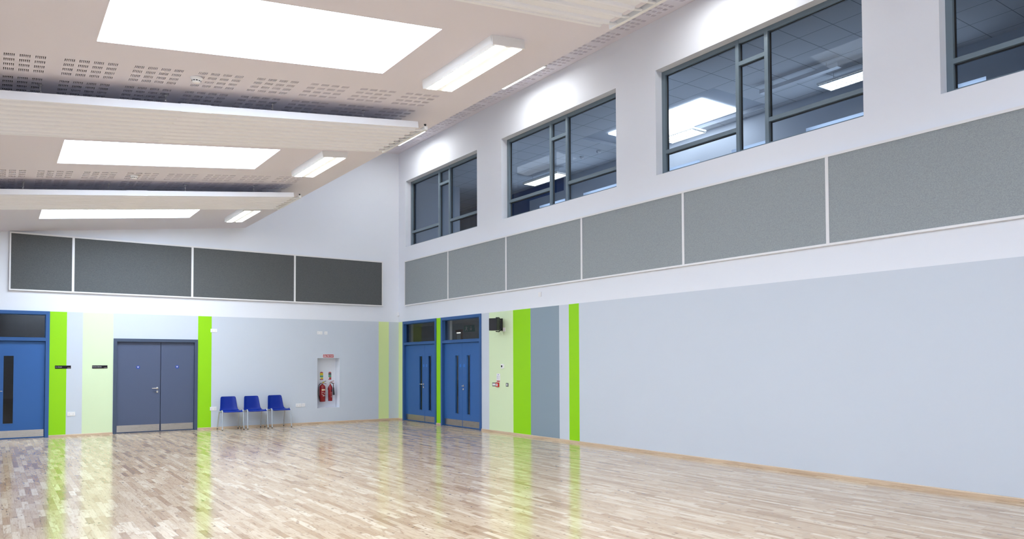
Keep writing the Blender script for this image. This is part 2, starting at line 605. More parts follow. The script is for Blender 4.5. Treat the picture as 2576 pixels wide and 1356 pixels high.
# niche lining
nb = MB()
nb.quad([FA(NI[0] - .02, -.30, NI[2] - .02), FA(NI[1] + .02, -.30, NI[2] - .02), FA(NI[1] + .02, -.30, NI[3] + .02), FA(NI[0] - .02, -.30, NI[3] + .02)])
struct(nb.build('wall_niche_back', WHITE, recalc=False))

# --- right wall (wall B), s = -y
WIN = [(0.448, 4.262), (5.326, 9.204), (10.233, 14.083), (15.085, 18.94)]
WZ0, WZ1 = 4.943, 6.829
D3 = (0.285, 2.235)
D4 = (2.494, 4.446)
stripesB = [(0.0, 0.285, 4), (2.235, 2.494, 2), (4.446, 4.78, 1), (4.78, 5.772, 3), (5.772, 6.438, 2), (6.438, 7.44, 5), (7.44, 7.758, 1), (7.758, 8.078, 2)]
def pickB(s, z):
    if z > H: return 0
    for a, c, k in stripesB:
        if a < s < c: return k
    return 1
def holeB(s, z):
    for a, c in WIN:
        if a < s < c and WZ0 < z < WZ1: return True
    for a, c in (D3, D4):
        if a + .05 < s < c - .05 and z < H - .05: return True
    return False
sB = sorted({-0.3, -YR + .3, 0.0} | {v for a, c, _ in stripesB for v in (a, c)} | {v for w in WIN for v in w} | {v for d in (D3, D4) for v in (d[0] + .05, d[1] - .05)})
zB = sorted({0.0, H - .05, H, WZ0, WZ1, 8.2})
struct(grid_wall('wall_right', FB, sB, zB, pickB, 0.30, WM, holeB))

# --- left wall with a row of tall windows to the sky, rear wall (neither in view)
LW = [(-20.9, -18.5), (-15.9, -13.5), (-10.9, -8.5), (-5.9, -3.5)]
def WL(s, d, z): return (XL + d, s, z)
sL = sorted({YR - .3, 0.3} | {v for w in LW for v in w})
zL = [0.0, 0.9, 3.3, 8.2]
struct(grid_wall('wall_left', WL, sL, zL, lambda s, z: 0 if z > H else 1, .3, WM,
                 lambda s, z: .9 < z < 3.3 and any(a < s < c for a, c in LW)))
for i, (a, c) in enumerate(LW):
    w = thing('window_%d' % (i + 5), (XL - .2, (a + c) / 2, .9), kind='structure')
    fr = MB()
    for q in ((a, a + .06, .9, 3.3), (c - .06, c, .9, 3.3), (a, c, .9, .96), (a, c, 3.24, 3.3), ((a + c) / 2 - .03, (a + c) / 2 + .03, .9, 3.3)):
        fr.box((XL - .24, q[0], q[2]), (XL - .16, q[1], q[3]))
    fr.build('frame', FRAMEG, w)
    MB().box((XL - .205, a + .05, .95), (XL - .195, c - .05, 3.25)).build('pane', CLEAR, w)
    ld = bpy.data.lights.new('sky_portal', 'AREA')
    ld.shape = 'RECTANGLE'
    ld.size, ld.size_y = c - a, 2.4
    ld.cycles.is_portal = True
    lo = bpy.data.objects.new('sky_portal', ld)
    COL.objects.link(lo)
    lo.location = (XL - .29, (a + c) / 2, 2.1)
    lo.rotation_euler = (0, R(-90), 0)
struct(MB().box((XL - .3, YR - .3, 0), (0.3, YR, 8.2)).build('wall_rear', WHITE))

# --- skirting, thin boards with a round front edge
def skirt(b, T, s0, s1):
    pr = [(0, 0), (0.016, 0), (0.016, 0.036), (0.011, 0.046), (0, 0.048)]
    lo = [T(s0, d, z) for d, z in pr]
    hi = [T(s1, d, z) for d, z in pr]
    n = len(pr)
    b.add(lo + hi, [tuple(range(n)), tuple(range(n, 2 * n))[::-1]] + [(k, (k + 1) % n, n + (k + 1) % n, n + k) for k in range(n)])
b = MB()
for a, c in ((XL, D1[0]), (D1[1], D2[0]), (D2[1], 0)):
    skirt(b, FA, a, c)
struct(b.build('baseboard_back', TRIM))
b = MB()
for a, c in ((0.02, D3[0]), (D3[1], D4[0]), (D4[1], -YR)):
    skirt(b, FB, a, c)
struct(b.build('baseboard_right', TRIM))

# --- sloping ceiling with slotted bands and rooflight openings, one mesh
SKYX = (-8.905, -6.045)
SKYY = [(-22.6, .685), (-17.55, .685), (-12.51, .685), (-7.465, .69), (-2.39, .705)]
SKY = [(SKYX[0], SKYX[1], c - h, c + h) for c, h in SKYY]
CLX = [-9.118 + .612 * k for k in range(-3, 7)]
BEAMY = [-15.03, -9.99, -4.95]
CLY = [c - 1.29 + .67 * k for c in BEAMY for k in range(4)]
SW, SP, BP = 0.0078, 0.0152, 0.1245     # slot width, slot pitch, block pitch
SLN, SLP = 0.073, 0.1375                # slot length and pitch along y

def slotted(name, xs, ys, slope_z, skies, x0, x1, y0, y1):
    xc, xslot = [x0, x1], []
    for cx in xs:
        for b_ in range(4):
            for k in range(6):
                a = cx + b_ * BP + k * SP
                if a > x0 + .02 and a + SW < x1 - .02:
                    xc += [a, a + SW]
                    xslot.append((a, a + SW))
    yc, yslot = [y0, y1], []
    for cy_ in ys:
        for r in range(4):
            a = cy_ + r * SLP
            yc += [a, a + SLN]
            yslot.append((a, a + SLN))
    for a, c, d, e in skies:
        xc += [a, c]
        yc += [d, e]
    xc = sorted(set(round(v, 5) for v in xc))
    yc = sorted(set(round(v, 5) for v in yc))
    xs_set = {round(a, 5) for a, _ in xslot}
    ys_set = {round(a, 5) for a, _ in yslot}
    V = {}
    b = MB()
    def vid(x, y, dz=0.0):
        k = (x, y, dz)
        if k not in V:
            V[k] = len(b.v)
            b.v.append((x, y, slope_z(x) + dz))
        return V[k]
    DEP = 0.0125
    for i in range(len(xc) - 1):
        for j in range(len(yc) - 1):
            a, c, d, e = xc[i], xc[i + 1], yc[j], yc[j + 1]
            mx, my = (a + c) / 2, (d + e) / 2
            if any(q[0] < mx < q[1] and q[2] < my < q[3] for q in skies):
                continue
            if a in xs_set and d in ys_set and c - a < SW * 1.5:
                lo = [vid(a, d), vid(c, d), vid(c, e), vid(a, e)]
                hi = [vid(a, d, DEP), vid(c, d, DEP), vid(c, e, DEP), vid(a, e, DEP)]
                for k in range(4):
                    b.f.append([lo[k], lo[(k + 1) % 4], hi[(k + 1) % 4], hi[k]]); b.m.append(0); b.sm.append(False)
                b.f.append(hi[::-1]); b.m.append(1); b.sm.append(False)
            else:
                b.f.append([vid(a, e), vid(c, e), vid(c, d), vid(a, d)]); b.m.append(0); b.sm.append(False)
    return b
b = slotted('ceiling', CLX, CLY, zc, SKY, XL - .1, XE, YR - .1, 0.0)
# turned-up edge of the sloping ceiling, closing the void up to the high strip
b.quad([(XE, YR - .1, zc(XE)), (XE, 0, zc(XE)), (XE, 0, zu(XE) + .05), (XE, YR - .1, zu(XE) + .05)])
struct(b.build('ceiling', [CEIL, VOID], recalc=False))
# high strip
HSKY = [(-3.3, -2.6, c - 1.2, c + 1.2) for c in (-17.55, -12.5, -7.45, -2.4)]
b = slotted('ceiling_high', [-0.62], [-7.96 - .25 + .66 * k for k in range(-13, 12)], zu, HSKY, XE - .02, 0.02, YR - .1, 0.0)
struct(b.build('ceiling_high', [CEIL, VOID], recalc=False))

# --- rooflights
def rooflight(x0, x1, y0, y1, zf, label, group, shaft=.10, m=None):
    t = thing('rooflight', ((x0 + x1) / 2, (y0 + y1) / 2, zf((x0 + x1) / 2)), label, 'rooflight', group)
    p = MB()
    P = [(x0, y0), (x1, y0), (x1, y1), (x0, y1)]
    for k in range(4):
        a, c = P[k], P[(k + 1) % 4]
        p.quad([(a[0], a[1], zf(a[0])), (c[0], c[1], zf(c[0])), (c[0], c[1], zf(c[0]) + shaft + .01), (a[0], a[1], zf(a[0]) + shaft + .01)])
    p.build('upstand', WMETAL, t, recalc=False)
    q = MB()
    lo = [(x, y, zf(x) + shaft) for x, y in P]
    hi = [(x, y, zf(x) + shaft + .03) for x, y in P]
    q.add(lo + hi, [(3, 2, 1, 0), (4, 5, 6, 7), (0, 1, 5, 4), (1, 2, 6, 5), (2, 3, 7, 6), (3, 0, 4, 7)])
    q.build('opal_pane', m or OPAL, t)
    return t
RL = [None, None, 'largest nearest white rooflight glowing in the sloping ceiling, nearest the camera',
      'middle white rooflight between the two white radiant panels in the sloping ceiling',
      'farthest white rooflight low in the photo, just below the second radiant panel']
for (x0, x1, y0, y1), lb in zip(SKY, RL):
    rooflight(x0, x1, y0, y1, zc, lb or 'white rooflight in the sloping ceiling behind the camera', 'rooflights in the sloping ceiling', .02)
for q in HSKY:
    rooflight(*q, zu, 'rooflight in the high ceiling strip above the sloping ceiling edge', 'rooflights in the high ceiling strip', .02, OPAL_HIGH)

# ================================================================== RADIANT PANELS
nrm = Vector((-SL, 0, 1)).normalized()
sdir = Vector((1, 0, SL)).normalized()
def beam_T(yc, drop):
    """local: u along slope measured by x, v across (y), w below(-)/above(+) the panel plane"""
    def T(x, v, w):
        p = Vector((x, yc + v, zc(x) - drop)) + nrm * w
        return (p.x, p.y, p.z)
    return T
def radiant_panel(yc, label, joint):
    drop = 0.258
    X0, X1 = -10.9, -4.985
    T = beam_T(yc, drop)
    t = thing('radiant_panel', (-7.5, yc, zc(-7.5) - drop), label, 'heating panel', 'radiant heating panels under the sloping ceiling')
    hw = 0.70
    pp = 0.166
    py = [pp * (k - 3.5) for k in range(8)]
    # sheet: folded edges and flat bands with shallow channels where the pipes sit
    pr = [(-hw, .085), (-hw, 0), (-hw + .035, 0), (-hw + .04, .012)]
    for q in py:
        pr += [(q - .032, .012), (q - .026, .0), (q - .018, -.010), (q, -.015), (q + .018, -.010), (q + .026, .0), (q + .032, .012)]
    pr += [(hw - .04, .012), (hw - .035, 0), (hw, 0), (hw, .085)]
    s = MB()
    n = len(pr)
    vs = [T(X0, v, w) for v, w in pr] + [T(X1, v, w) for v, w in pr]
    s.add(vs, [(k, k + 1, n + k + 1, n + k) for k in range(n - 1)])
    s.add([T(X0, -hw, .085), T(X1, -hw, .085), T(X1, hw, .085), T(X0, hw, .085)], [(0, 1, 2, 3)])
    s.build('panel_sheet', WMETAL2, t, recalc=False)
    for q in py:
        p = MB().tube([T(X1 - .02, q, -.002), T(X1 + .05, q, 0), T(X1 + .10, q, .008), T(X1 + .125, q, .012)], .0135, 10)
        p.build('pipe', WMETAL, t)
    h = MB()
    h.box((X1 + .105, -hw + .02, -.012), (X1 + .150, hw - .02, .036), T=T)
    h.build('header_rail', WMETAL, t, bevel=.004)
    nb_ = MB()
    nb_.tube([T(X1 + .127, -hw + .04, .036), T(X1 + .127, -hw + .04, .055)], .012, 8)
    nb_.tube([T(X1 + .127, -hw + .04, .055), T(X1 + .127, -hw + .04, .066)], .017, 8)
    nb_.build('bleed_valve', BLACKP, t)
    # cover over the joint of two panel lengths
    j0, j1 = joint - .16, joint + .16
    c = MB()
    pr2 = [(-hw - .004, .088), (-hw - .004, -.004), (-hw + .036, -.004)]
    for q in py:
        pr2 += [(q - .036, .008), (q - .028, -.005), (q, -.020), (q + .028, -.005), (q + .036, .008)]
    pr2 += [(hw - .036, -.004), (hw + .004, -.004), (hw + .004, .088)]
    n = len(pr2)
    c.add([T(j0, v, w) for v, w in pr2] + [T(j1, v, w) for v, w in pr2], [(k, k + 1, n + k + 1, n + k) for k in range(n - 1)])
    c.build('joint_cover', WMETAL2, t, recalc=False)
    # chain hangers
    for hx in (-10.5, -9.28, -8.07, -6.86, -5.66):
        for v in (-.42, .42):
            g = MB()
            x, y = hx, yc + v
            zt = zc(x)
            g.tube([(x, y, zt), (x, y, zt - .012)], .022, 10)
            g.tube([(x, y, zt - .01), (x, y, zt - .06)], .006, 6)
            g.tube([(x - .012, y, zt - .06), (x + .012, y, zt - .075), (x - .01, y, zt - .10), (x + .012, y, zt - .125), (x, y, zt - .175)], .005, 6)
            g.tube([(x - .05, y, zt - .175), (x, y, zt - .150), (x + .05, y, zt - .175)], .005, 6)
            g.tube([(x + .05, y, zt - .176), (x + .05, y, zt - .145)], .006, 6)
            g.build('hanger', CHROME, t)
    return t
radiant_panel(BEAMY[0], 'nearest white radiant heating panel at the top right, cut off by the frame', -8.2)
radiant_panel(BEAMY[1], 'second white ribbed radiant panel hung below the largest rooflight', -7.80)
radiant_panel(BEAMY[2], 'farthest white ribbed radiant panel hung over the back of the hall', -7.67)

# ================================================================== CEILING LIGHTS
def ceiling_light(xc, yc, zf, label, group, e=LAMP):
    hw, hl, hh = .205, .745, .105
    z0 = zf(xc)
    t = thing('ceiling_light', (xc, yc, z0), label, 'light', group)
    def T(u, v, w):
        p = Vector((xc, yc, z0)) + sdir * u + Vector((0, v, 0)) + nrm * w
        return (p.x, p.y, p.z)
    # tray with sloped ends
    b = MB()
    pr = [(-hw, 0), (-hw, -.075), (-hw + .02, -hh), (-hw + .03, -hh), (-hw + .03, -hh + .02),
          (hw - .03, -hh + .02), (hw - .03, -hh), (hw - .02, -hh), (hw, -.075), (hw, 0)]
    n = len(pr)
    b.add([T(u, -hl, w) for u, w in pr] + [T(u, hl, w) for u, w in pr],
          [(k, (k + 1) % n, n + (k + 1) % n, n + k) for k in range(n)])
    for s in (-1, 1):
        b.box((-hw, s * hl - .012, -hh + .005), (hw, s * hl + .012, -.001), T=T)
    b.build('housing', WMETAL, t)
    for s in (-1, 1):
        d = MB().box((s * .105 - .066, -hl + .02, -hh - .002), (s * .105 + .066, hl - .02, -hh + .018), T=T)
        d.build('diffuser', e, t)
    c = MB().box((-.039, -hl + .02, -hh + .000), (.039, hl - .02, -hh + .018), T=T)
    c.build('centre_strip', PERF, t)
    return t
LG = 'surface lights on the sloping ceiling'
ceiling_light(-5.29, -12.50, zc, 'nearest lit twin tube ceiling light beside the largest rooflight', LG)
ceiling_light(-5.19, -7.47, zc, 'middle lit ceiling light below the end of the second radiant panel', LG)
ceiling_light(-5.07, -2.40, zc, 'farthest lit ceiling light, under the end of the farthest radiant panel', LG)
ceiling_light(-5.12, -17.6, zc, 'lit ceiling light behind the camera', LG)
HG = 'lights on the high ceiling strip'
ceiling_light(-0.81, -2.04, zu, 'lit light peeping past the ceiling edge beneath the second radiant panel end', HG, LAMP_HIGH)
ceiling_light(-0.81, -7.09, zu, 'thin lit light strip peeping past the ceiling edge above the second clerestory window', HG, LAMP_HIGH)
ceiling_light(-0.81, -12.14, zu, 'lit light on the high ceiling strip above the third clerestory window', HG, LAMP_HIGH)
ceiling_light(-0.81, -17.2, zu, 'lit light on the high ceiling strip above the fourth clerestory window', HG, LAMP_HIGH)

# ================================================================== SMOKE DETECTORS
def smoke_detector(x, y, label):
    z = zc(x)
    t = thing('smoke_detector', (x, y, z), label, 'smoke detector', 'smoke detectors on the sloping ceiling')
    MB().lathe([(0, 0), (.062, 0), (.062, -.018), (.056, -.024), (.0, -.024)], (x, y, z)).build('base', PLASTIC, t)
    MB().lathe([(.047, -.024), (.05, -.034), (.043, -.052), (.03, -.060), (0, -.060)], (x, y, z)).build('head', PLASTIC, t)
    v = MB()
    for k in range(10):
        w0 = 2 * math.pi * k / 10
        w1 = w0 + .42
        v.add([(x + .0492 * math.cos(w0), y + .0492 * math.sin(w0), z - .038), (x + .0492 * math.cos(w1), y + .0492 * math.sin(w1), z - .038),
               (x + .0458 * math.cos(w1), y + .0458 * math.sin(w1), z - .048), (x + .0458 * math.cos(w0), y + .0458 * math.sin(w0), z - .048)], [(0, 1, 2, 3)])
    v.build('vent_slot', BLACKP, t)
smoke_detector(-7.89, -11.10, 'white smoke detector on the ceiling between largest rooflight and second radiant panel')
smoke_detector(-7.78, -6.05, 'white smoke detector on the ceiling above the farthest radiant panel')

# ================================================================== ACOUSTIC PANELS
PZ0, PZ1 = 3.245, 4.529
ORD = ['leftmost', 'second', 'third', 'fourth', 'fifth', 'sixth', 'seventh']
def acoustic(T, s0, cuts, s1, wallname, labels, fab):
    edges = [s0] + cuts + [s1]
    tw = 0.048
    n = len(edges) - 1
    for i in range(n):
        a, c = edges[i], edges[i + 1]
        if i: a -= tw / 2
        if i < n - 1: c -= tw / 2
        p = thing('acoustic_panel', T((a + c) / 2, 0, PZ0), labels[i], 'acoustic panel', 'grey acoustic panels on the ' + wallname)
        l = tw if i else .03
        MB().box((a, .004, PZ1 - .035), (c, .060, PZ1), T=T).build('top_trim', ALU, p)
        MB().box((a, .004, PZ0), (c, .060, PZ0 + .030), T=T).build('bottom_trim', ALU, p)
        MB().box((a, .004, PZ0 + .03), (a + l, .058, PZ1 - .035), T=T).build('side_trim', ALU, p)
        e = c
        if i == n - 1:
            e = c - .03
            MB().box((e, .004, PZ0 + .03), (c, .058, PZ1 - .035), T=T).build('side_trim', ALU, p)
        MB().box((a + l, 0.004, PZ0 + .03), (e, .050, PZ1 - .035), T=T).build('fabric_board', fab, p)
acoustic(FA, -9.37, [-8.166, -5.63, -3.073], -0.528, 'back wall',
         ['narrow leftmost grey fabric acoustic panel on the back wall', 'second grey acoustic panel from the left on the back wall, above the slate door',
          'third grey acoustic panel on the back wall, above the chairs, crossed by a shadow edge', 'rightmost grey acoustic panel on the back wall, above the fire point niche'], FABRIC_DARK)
acoustic(FB, 0.478, [2.937, 5.578, 8.236, 10.895, 13.56, 16.22], 18.85, 'right wall',
         ['leftmost grey acoustic panel on the right wall, nearest the corner above the first blue door', 'second grey acoustic panel from the corner on the right wall',
          'third grey acoustic panel from the corner on the right wall', 'fourth grey acoustic panel from the corner, under the gap of second and third windows',
          'fifth grey acoustic panel on the right wall, under the third window', 'large sixth grey acoustic panel at the right edge of the photo',
          'grey acoustic panel on the right wall past the photo edge'], FABRIC)

# ================================================================== CLERESTORY WINDOWS
for i, (a, c) in enumerate(WIN):
    t = thing('window_%d' % (i + 1), FB((a + c) / 2, -.16, WZ0), kind='structure')
    d0, d1, dg = -.16, -.24, -.225
    m1a, m1b = a + 1.62, a + 1.685
    m2a, m2b = a + 2.17, a + 2.235
    fr = MB()
    fr.box((a, d1, WZ0), (a + .085, d0, WZ1), T=FB)
    fr.box((c - .085, d1, WZ0), (c, d0, WZ1), T=FB)
    fr.box((a + .085, d1, WZ1 - .075), (c - .085, d0, WZ1), T=FB)
    fr.box((a + .085, d1, WZ0), (c - .085, d0, WZ0 + .07), T=FB)
    fr.build('frame', FRAMEG, t)
    for x0, x1 in ((m1a, m1b), (m2a, m2b)):
        MB().box((x0, d1 - .003, WZ0 + .01), (x1, d0 + .005, WZ1 - .01), T=FB).build('mullion', FRAMEG, t)
    for x0, x1, z0, z1 in ((a + .085, m1a, 5.335, 5.40), (m1b, m2a, 6.39, 6.455), (m2b, c - .085, 5.335, 5.40)):
        MB().box((x0, d1, z0), (x1, d0, z1), T=FB).build('transom', FRAMEG, t)
    gk = MB()
    cells = [(a + .085, m1a, WZ0 + .07, 5.335), (a + .085, m1a, 5.40, WZ1 - .075), (m1b, m2a, WZ0 + .07, 6.39), (m1b, m2a, 6.455, WZ1 - .075),
             (m2b, c - .085, WZ0 + .07, 5.335), (m2b, c - .085, 5.40, WZ1 - .075)]
    for s0, s1, z0, z1 in cells:
        g = .014
        for q in ((s0, s0 + g, z0, z1), (s1 - g, s1, z0, z1), (s0, s1, z0, z0 + g), (s0, s1, z1 - g, z1)):
            gk.box((q[0], dg - .008, q[2]), (q[1], dg + .018, q[3]), T=FB)
        MB().quad([FB(s0, dg, z0), FB(s1, dg, z0), FB(s1, dg, z1), FB(s0, dg, z1)]).build('pane', GLASS, t, recalc=False)
    gk.build('gasket', GASKET, t)

# ================================================================== DOORS
def handle(T, s, z, d, lever, root, m=CHROME):
    """lever = -1 points to the viewer's left, +1 right"""
    h = MB()
    h.lathe([(0, 0), (.026, 0), (.026, .009), (.020, .012), (0, .012)], (s, d, z), 'Y', 20, T=T)
    P = [(s, d + .01, z), (s, d + .045, z), (s + lever * .006, d + .056, z), (s + lever * .02, d + .060, z), (s + lever * .125, d + .058, z)]
    h.tube([T(*p) for p in P], [.009, .009, .010, .010, .009], 10)
    h.build('handle', CHROME, root)
    e = MB()
    e.lathe([(.008, .004), (.010, .012), (.025, .010), (.026, 0), (0, 0)], (s, d, z - .085), 'Y', 20, T=T)
    e.build('keyhole_escutcheon', CHROME, root)

def vision(T, s0, s1, z0, z1, d, root, hole_list):
    b = MB()
    w = .022
    for q in ((s0 - w, s0, z0 - w, z1 + w), (s1, s1 + w, z0 - w, z1 + w), (s0, s1, z0 - w, z0), (s0, s1, z1, z1 + w)):
        b.box((q[0], d - .045, q[2]), (q[1], d + .008, q[3]), T=T)
    f = b.build('vision_frame', root['_pm'], root)
    g = MB().quad([T(s0, d - .025, z0), T(s1, d - .025, z0), T(s1, d - .025, z1), T(s0, d - .025, z1)])
    g.build('vision_pane', DGLASS, f, recalc=False)

PMAT = {}
def leaf(T, s0, s1, d, ztop, m, door, vis=None, disc=None, discm=None, kick=True, label=None):
    """one leaf: slab with a cut-out, kick plate; returns the leaf object"""
    zb, th = .008, .045
    b = MB()
    if vis:
        v0, v1, z0, z1 = vis
        w = .020
        for q in ((s0, v0 - w, zb, ztop), (v1 + w, s1, zb, ztop), (v0 - w, v1 + w, zb, z0 - w), (v0 - w, v1 + w, z1 + w, ztop)):
            b.box((q[0], d - th, q[2]), (q[1], d, q[3]), T=T)
    else:
        b.box((s0, d - th, zb), (s1, d, ztop), T=T)
    o = b.build('leaf', m, door)
    if vis:
        f = MB()
        for q in ((v0 - w, v0, z0 - w, z1 + w), (v1, v1 + w, z0 - w, z1 + w), (v0, v1, z0 - w, z0), (v0, v1, z1, z1 + w)):
            f.box((q[0], d - th, q[2]), (q[1], d + .007, q[3]), T=T)
        f.build('glazing_bead', m, o)
        MB().quad([T(v0, d - .024, z0), T(v1, d - .024, z0), T(v1, d - .024, z1), T(v0, d - .024, z1)]).build('vision_pane', DGLASS, o, recalc=False)
    if kick:
        MB().box((s0 + .012, d, .03), (s1 - .012, d + .002, .185), T=T).build('kick_plate', STEEL, o)
    if disc:
        k = MB().disc(disc, .040, T, 28, 0, d, .0015)
        k.build('fire_door_sticker', discm, o)
        pr = MB()
        for (w_, h_, dz) in ((.044, .007, .014), (.026, .007, .002), (.03, .007, -.010)):
            pr.box((disc[0] - w_ / 2, d + .0015, disc[1] + dz - h_ / 2), (disc[0] + w_ / 2, d + .0018, disc[1] + dz + h_ / 2), T=T)
        pr.build('sticker_print', PRINT if discm is BLUEDISC else BLUEP, o)
    return o

def door_frame(T, s0, s1, ztop, jamb, proud, deep, m, door, transom=None):
    f = MB()
    f.box((s0, -deep, 0), (s0 + jamb, proud, ztop), T=T)
    f.box((s1 - jamb, -deep, 0), (s1, proud, ztop), T=T)
    f.box((s0 + jamb, -deep, ztop - jamb), (s1 - jamb, proud, ztop), T=T)
    # stops behind the leaf
    f.box((s0 + jamb, -deep, 0), (s0 + jamb + .015, -.10, ztop - jamb), T=T)
    f.box((s1 - jamb - .015, -deep, 0), (s1 - jamb, -.10, ztop - jamb), T=T)
    o = f.build('frame', m, door)
    if transom:
        z0, z1 = transom
        MB().box((s0 + jamb, -deep, z0), (s1 - jamb, proud - .004, z1), T=T).build('transom_rail', m, door)
        a = MB()
        g = .014
        S0, S1, Z0, Z1 = s0 + jamb, s1 - jamb, z1, ztop - jamb
        for q in ((S0, S0 + g, Z0, Z1), (S1 - g, S1, Z0, Z1), (S0 + g, S1 - g, Z0, Z0 + g), (S0 + g, S1 - g, Z1 - g, Z1)):
            a.box((q[0], -.09, q[2]), (q[1], -.045, q[3]), T=T)
        a.build('glazing_bead', m, door)
        MB().quad([T(S0, -.065, Z0), T(S1, -.065, Z0), T(S1, -.065, Z1), T(S0, -.065, Z1)]).build('transom_pane', DGLASS, door, recalc=False)
    MB().box((s0 + jamb, -deep, 0), (s1 - jamb, proud - .01, .005), T=T).build('threshold', STEEL, door)
    return o

# door_1: blue, left edge of photo
t = thing('door_1', FA((D1[0] + D1[1]) / 2, 0, 0), kind='structure')
door_frame(FA, D1[0], D1[1], H, .075, .022, .20, BLUEF, t, (2.145, 2.212))
ms = -9.66
l1 = leaf(FA, ms + .002, -8.679, -.045, 2.137, BLUEP, t, (-9.442, -9.262, .34, 1.815))
l0 = leaf(FA, D1[0] + .079, ms - .002, -.045, 2.137, BLUEP, t, (-10.06, -9.88, .34, 1.815))
handle(FA, -9.585, 1.048, -.045, 1, l1)
# door_2: slate
t = thing('door_2', FA((D2[0] + D2[1]) / 2, 0, 0), kind='structure')
door_frame(FA, D2[0], D2[1], 2.225, .073, .020, .20, GREYF, t)
l0 = leaf(FA, D2[0] + .076, -6.316, -.045, 2.146, GREYD, t, None, (-6.803, 1.552), BLUEDISC)
l1 = leaf(FA, -6.304, D2[1] - .076, -.045, 2.146, GREYD, t, None, (-5.941, 1.556), BLUEDISC)
handle(FA, -6.380, 1.045, -.045, -1, l0)
# door_3, door_4: blue doors in the right wall
for n_, D, ms, v0, v1, dc, hs, lv in ((3, D3, 1.485, (1.185, 1.345), (1.70, 1.855), (1.432, 1.592), 1.425, -1),
                                     (4, D4, 3.470, (3.128, 3.285), (3.690, 3.840), (3.378, 3.560), 3.520, 1)):
    t = thing('door_%d' % n_, FB((D[0] + D[1]) / 2, 0, 0), kind='structure')
    door_frame(FB, D[0], D[1], H, .075, .022, .20, BLUEF, t, (2.137, 2.205))
    l0 = leaf(FB, D[0] + .079, ms - .002, -.05, 2.13, BLUEP, t, (*v0, .345, 1.812), (dc[0], 1.556), BLUEDISC2)
    l1 = leaf(FB, ms + .002, D[1] - .079, -.05, 2.13, BLUEP, t, (*v1, .345, 1.812), (dc[1], 1.556), BLUEDISC2)
    handle(FB, hs, 1.048, -.05, lv, l0 if lv < 0 else l1)

# ================================================================== ROOMS BEHIND
# dark room behind door_1
b = MB()
b.quad([(-13, .32, 0), (-8, .32, 0), (-8, 3, 0), (-13, 3, 0)])
b.quad([(-13, 3, 0), (-8, 3, 0), (-8, 3, 3), (-13, 3, 3)])
b.quad([(-8, .32, 0), (-8, 3, 0), (-8, 3, 3), (-8, .32, 3)])
b.quad([(-13, .32, 0), (-13, 3, 0), (-13, 3, 3), (-13, .32, 3)])
b.quad([(-13, .32, 3), (-8, .32, 3), (-8, 3, 3), (-13, 3, 3)])
struct(b.build('wall_store_room', DARKW, recalc=False))
struct(MB().box((-7.6, .31, 0), (-5.2, .36, 2.6)).build('wall_door_backing', DARKW))  # dark slab added behind the slate door, stops sky showing through its gap
# lobby behind the blue doors
LX, LY0, LY1, LZ = 1.5, -6.2, 2.7, 2.78
b = MB()
b.quad([(.31, LY0, 0), (LX, LY0, 0), (LX, LY1, 0), (.31, LY1, 0)], 1)
b.quad([(.31, LY0, LZ), (LX, LY0, LZ), (LX, LY1, LZ), (.31, LY1, LZ)], 0)
for y0, y1, k in ((LY0, -.435, 0), (-.435, -.14, 3), (-.14, 1.45, 0), (1.45, 2.05, 2), (2.05, 2.36, 3), (2.36, LY1, 0)):
    b.quad([(LX, y0, 0), (LX, y1, 0), (LX, y1, LZ), (LX, y0, LZ)], k)
b.quad([(.31, LY0, 0), (LX, LY0, 0), (LX, LY0, LZ), (.31, LY0, LZ)], 0)
b.quad([(.31, LY1, 0), (LX, LY1, 0), (LX, LY1, LZ), (.31, LY1, LZ)], 0)
b.quad([(.31, .3, 0), (.31, LY1, 0), (.31, LY1, LZ), (.31, .3, LZ)], 0)
struct(b.build('wall_lobby', [mat('dim_grey_wall', (.30, .32, .33), .7), CARPET, OLIVE, WHITE], recalc=False))
t = thing('lobby_fill_light', (.75, -4.7, LZ), 'unseen ceiling light added to brighten the lobby behind the blue doors', 'light')  # added lamp, kept out of view, brightens the lobby
MB().box((.5, -5.4, LZ - .035), (1.0, -4.0, LZ - .002)).build('housing', WMETAL, t)
MB().box((.53, -5.37, LZ - .038), (.97, -4.03, LZ - .035)).build('diffuser', mat('lobby_fill_glow', (.8, .8, .8), .4, emit=(1, .97, .9), es=14.0), t)
# brown door frame with a lit opening, seen through the top glass of the second blue door
t = thing('lobby_door', (LX - .02, -.93, 0), 'brown door frame with bright opening seen through second blue door top glass', 'door')
MB().box((LX - .03, -.80, 0), (LX - .003, -.765, 2.52)).box((LX - .05, -1.11, 0), (LX - .003, -1.06, 2.59)).box((LX - .05, -1.06, 2.515), (LX - .003, -.765, 2.59)).build('door_frame', BROWN, t)
MB().box((LX - .03, -1.06, 2.485), (LX - .003, -.80, 2.515)).build('lit_gap', mat('lit_gap', (.8, .8, .8), .5, emit=(1, .98, .95), es=1.2), t)
MB().box((LX - .03, -1.06, 0), (LX - .003, -.80, 2.485)).build('door_leaf', mat('pale_door', (.6, .62, .65), .5), t)
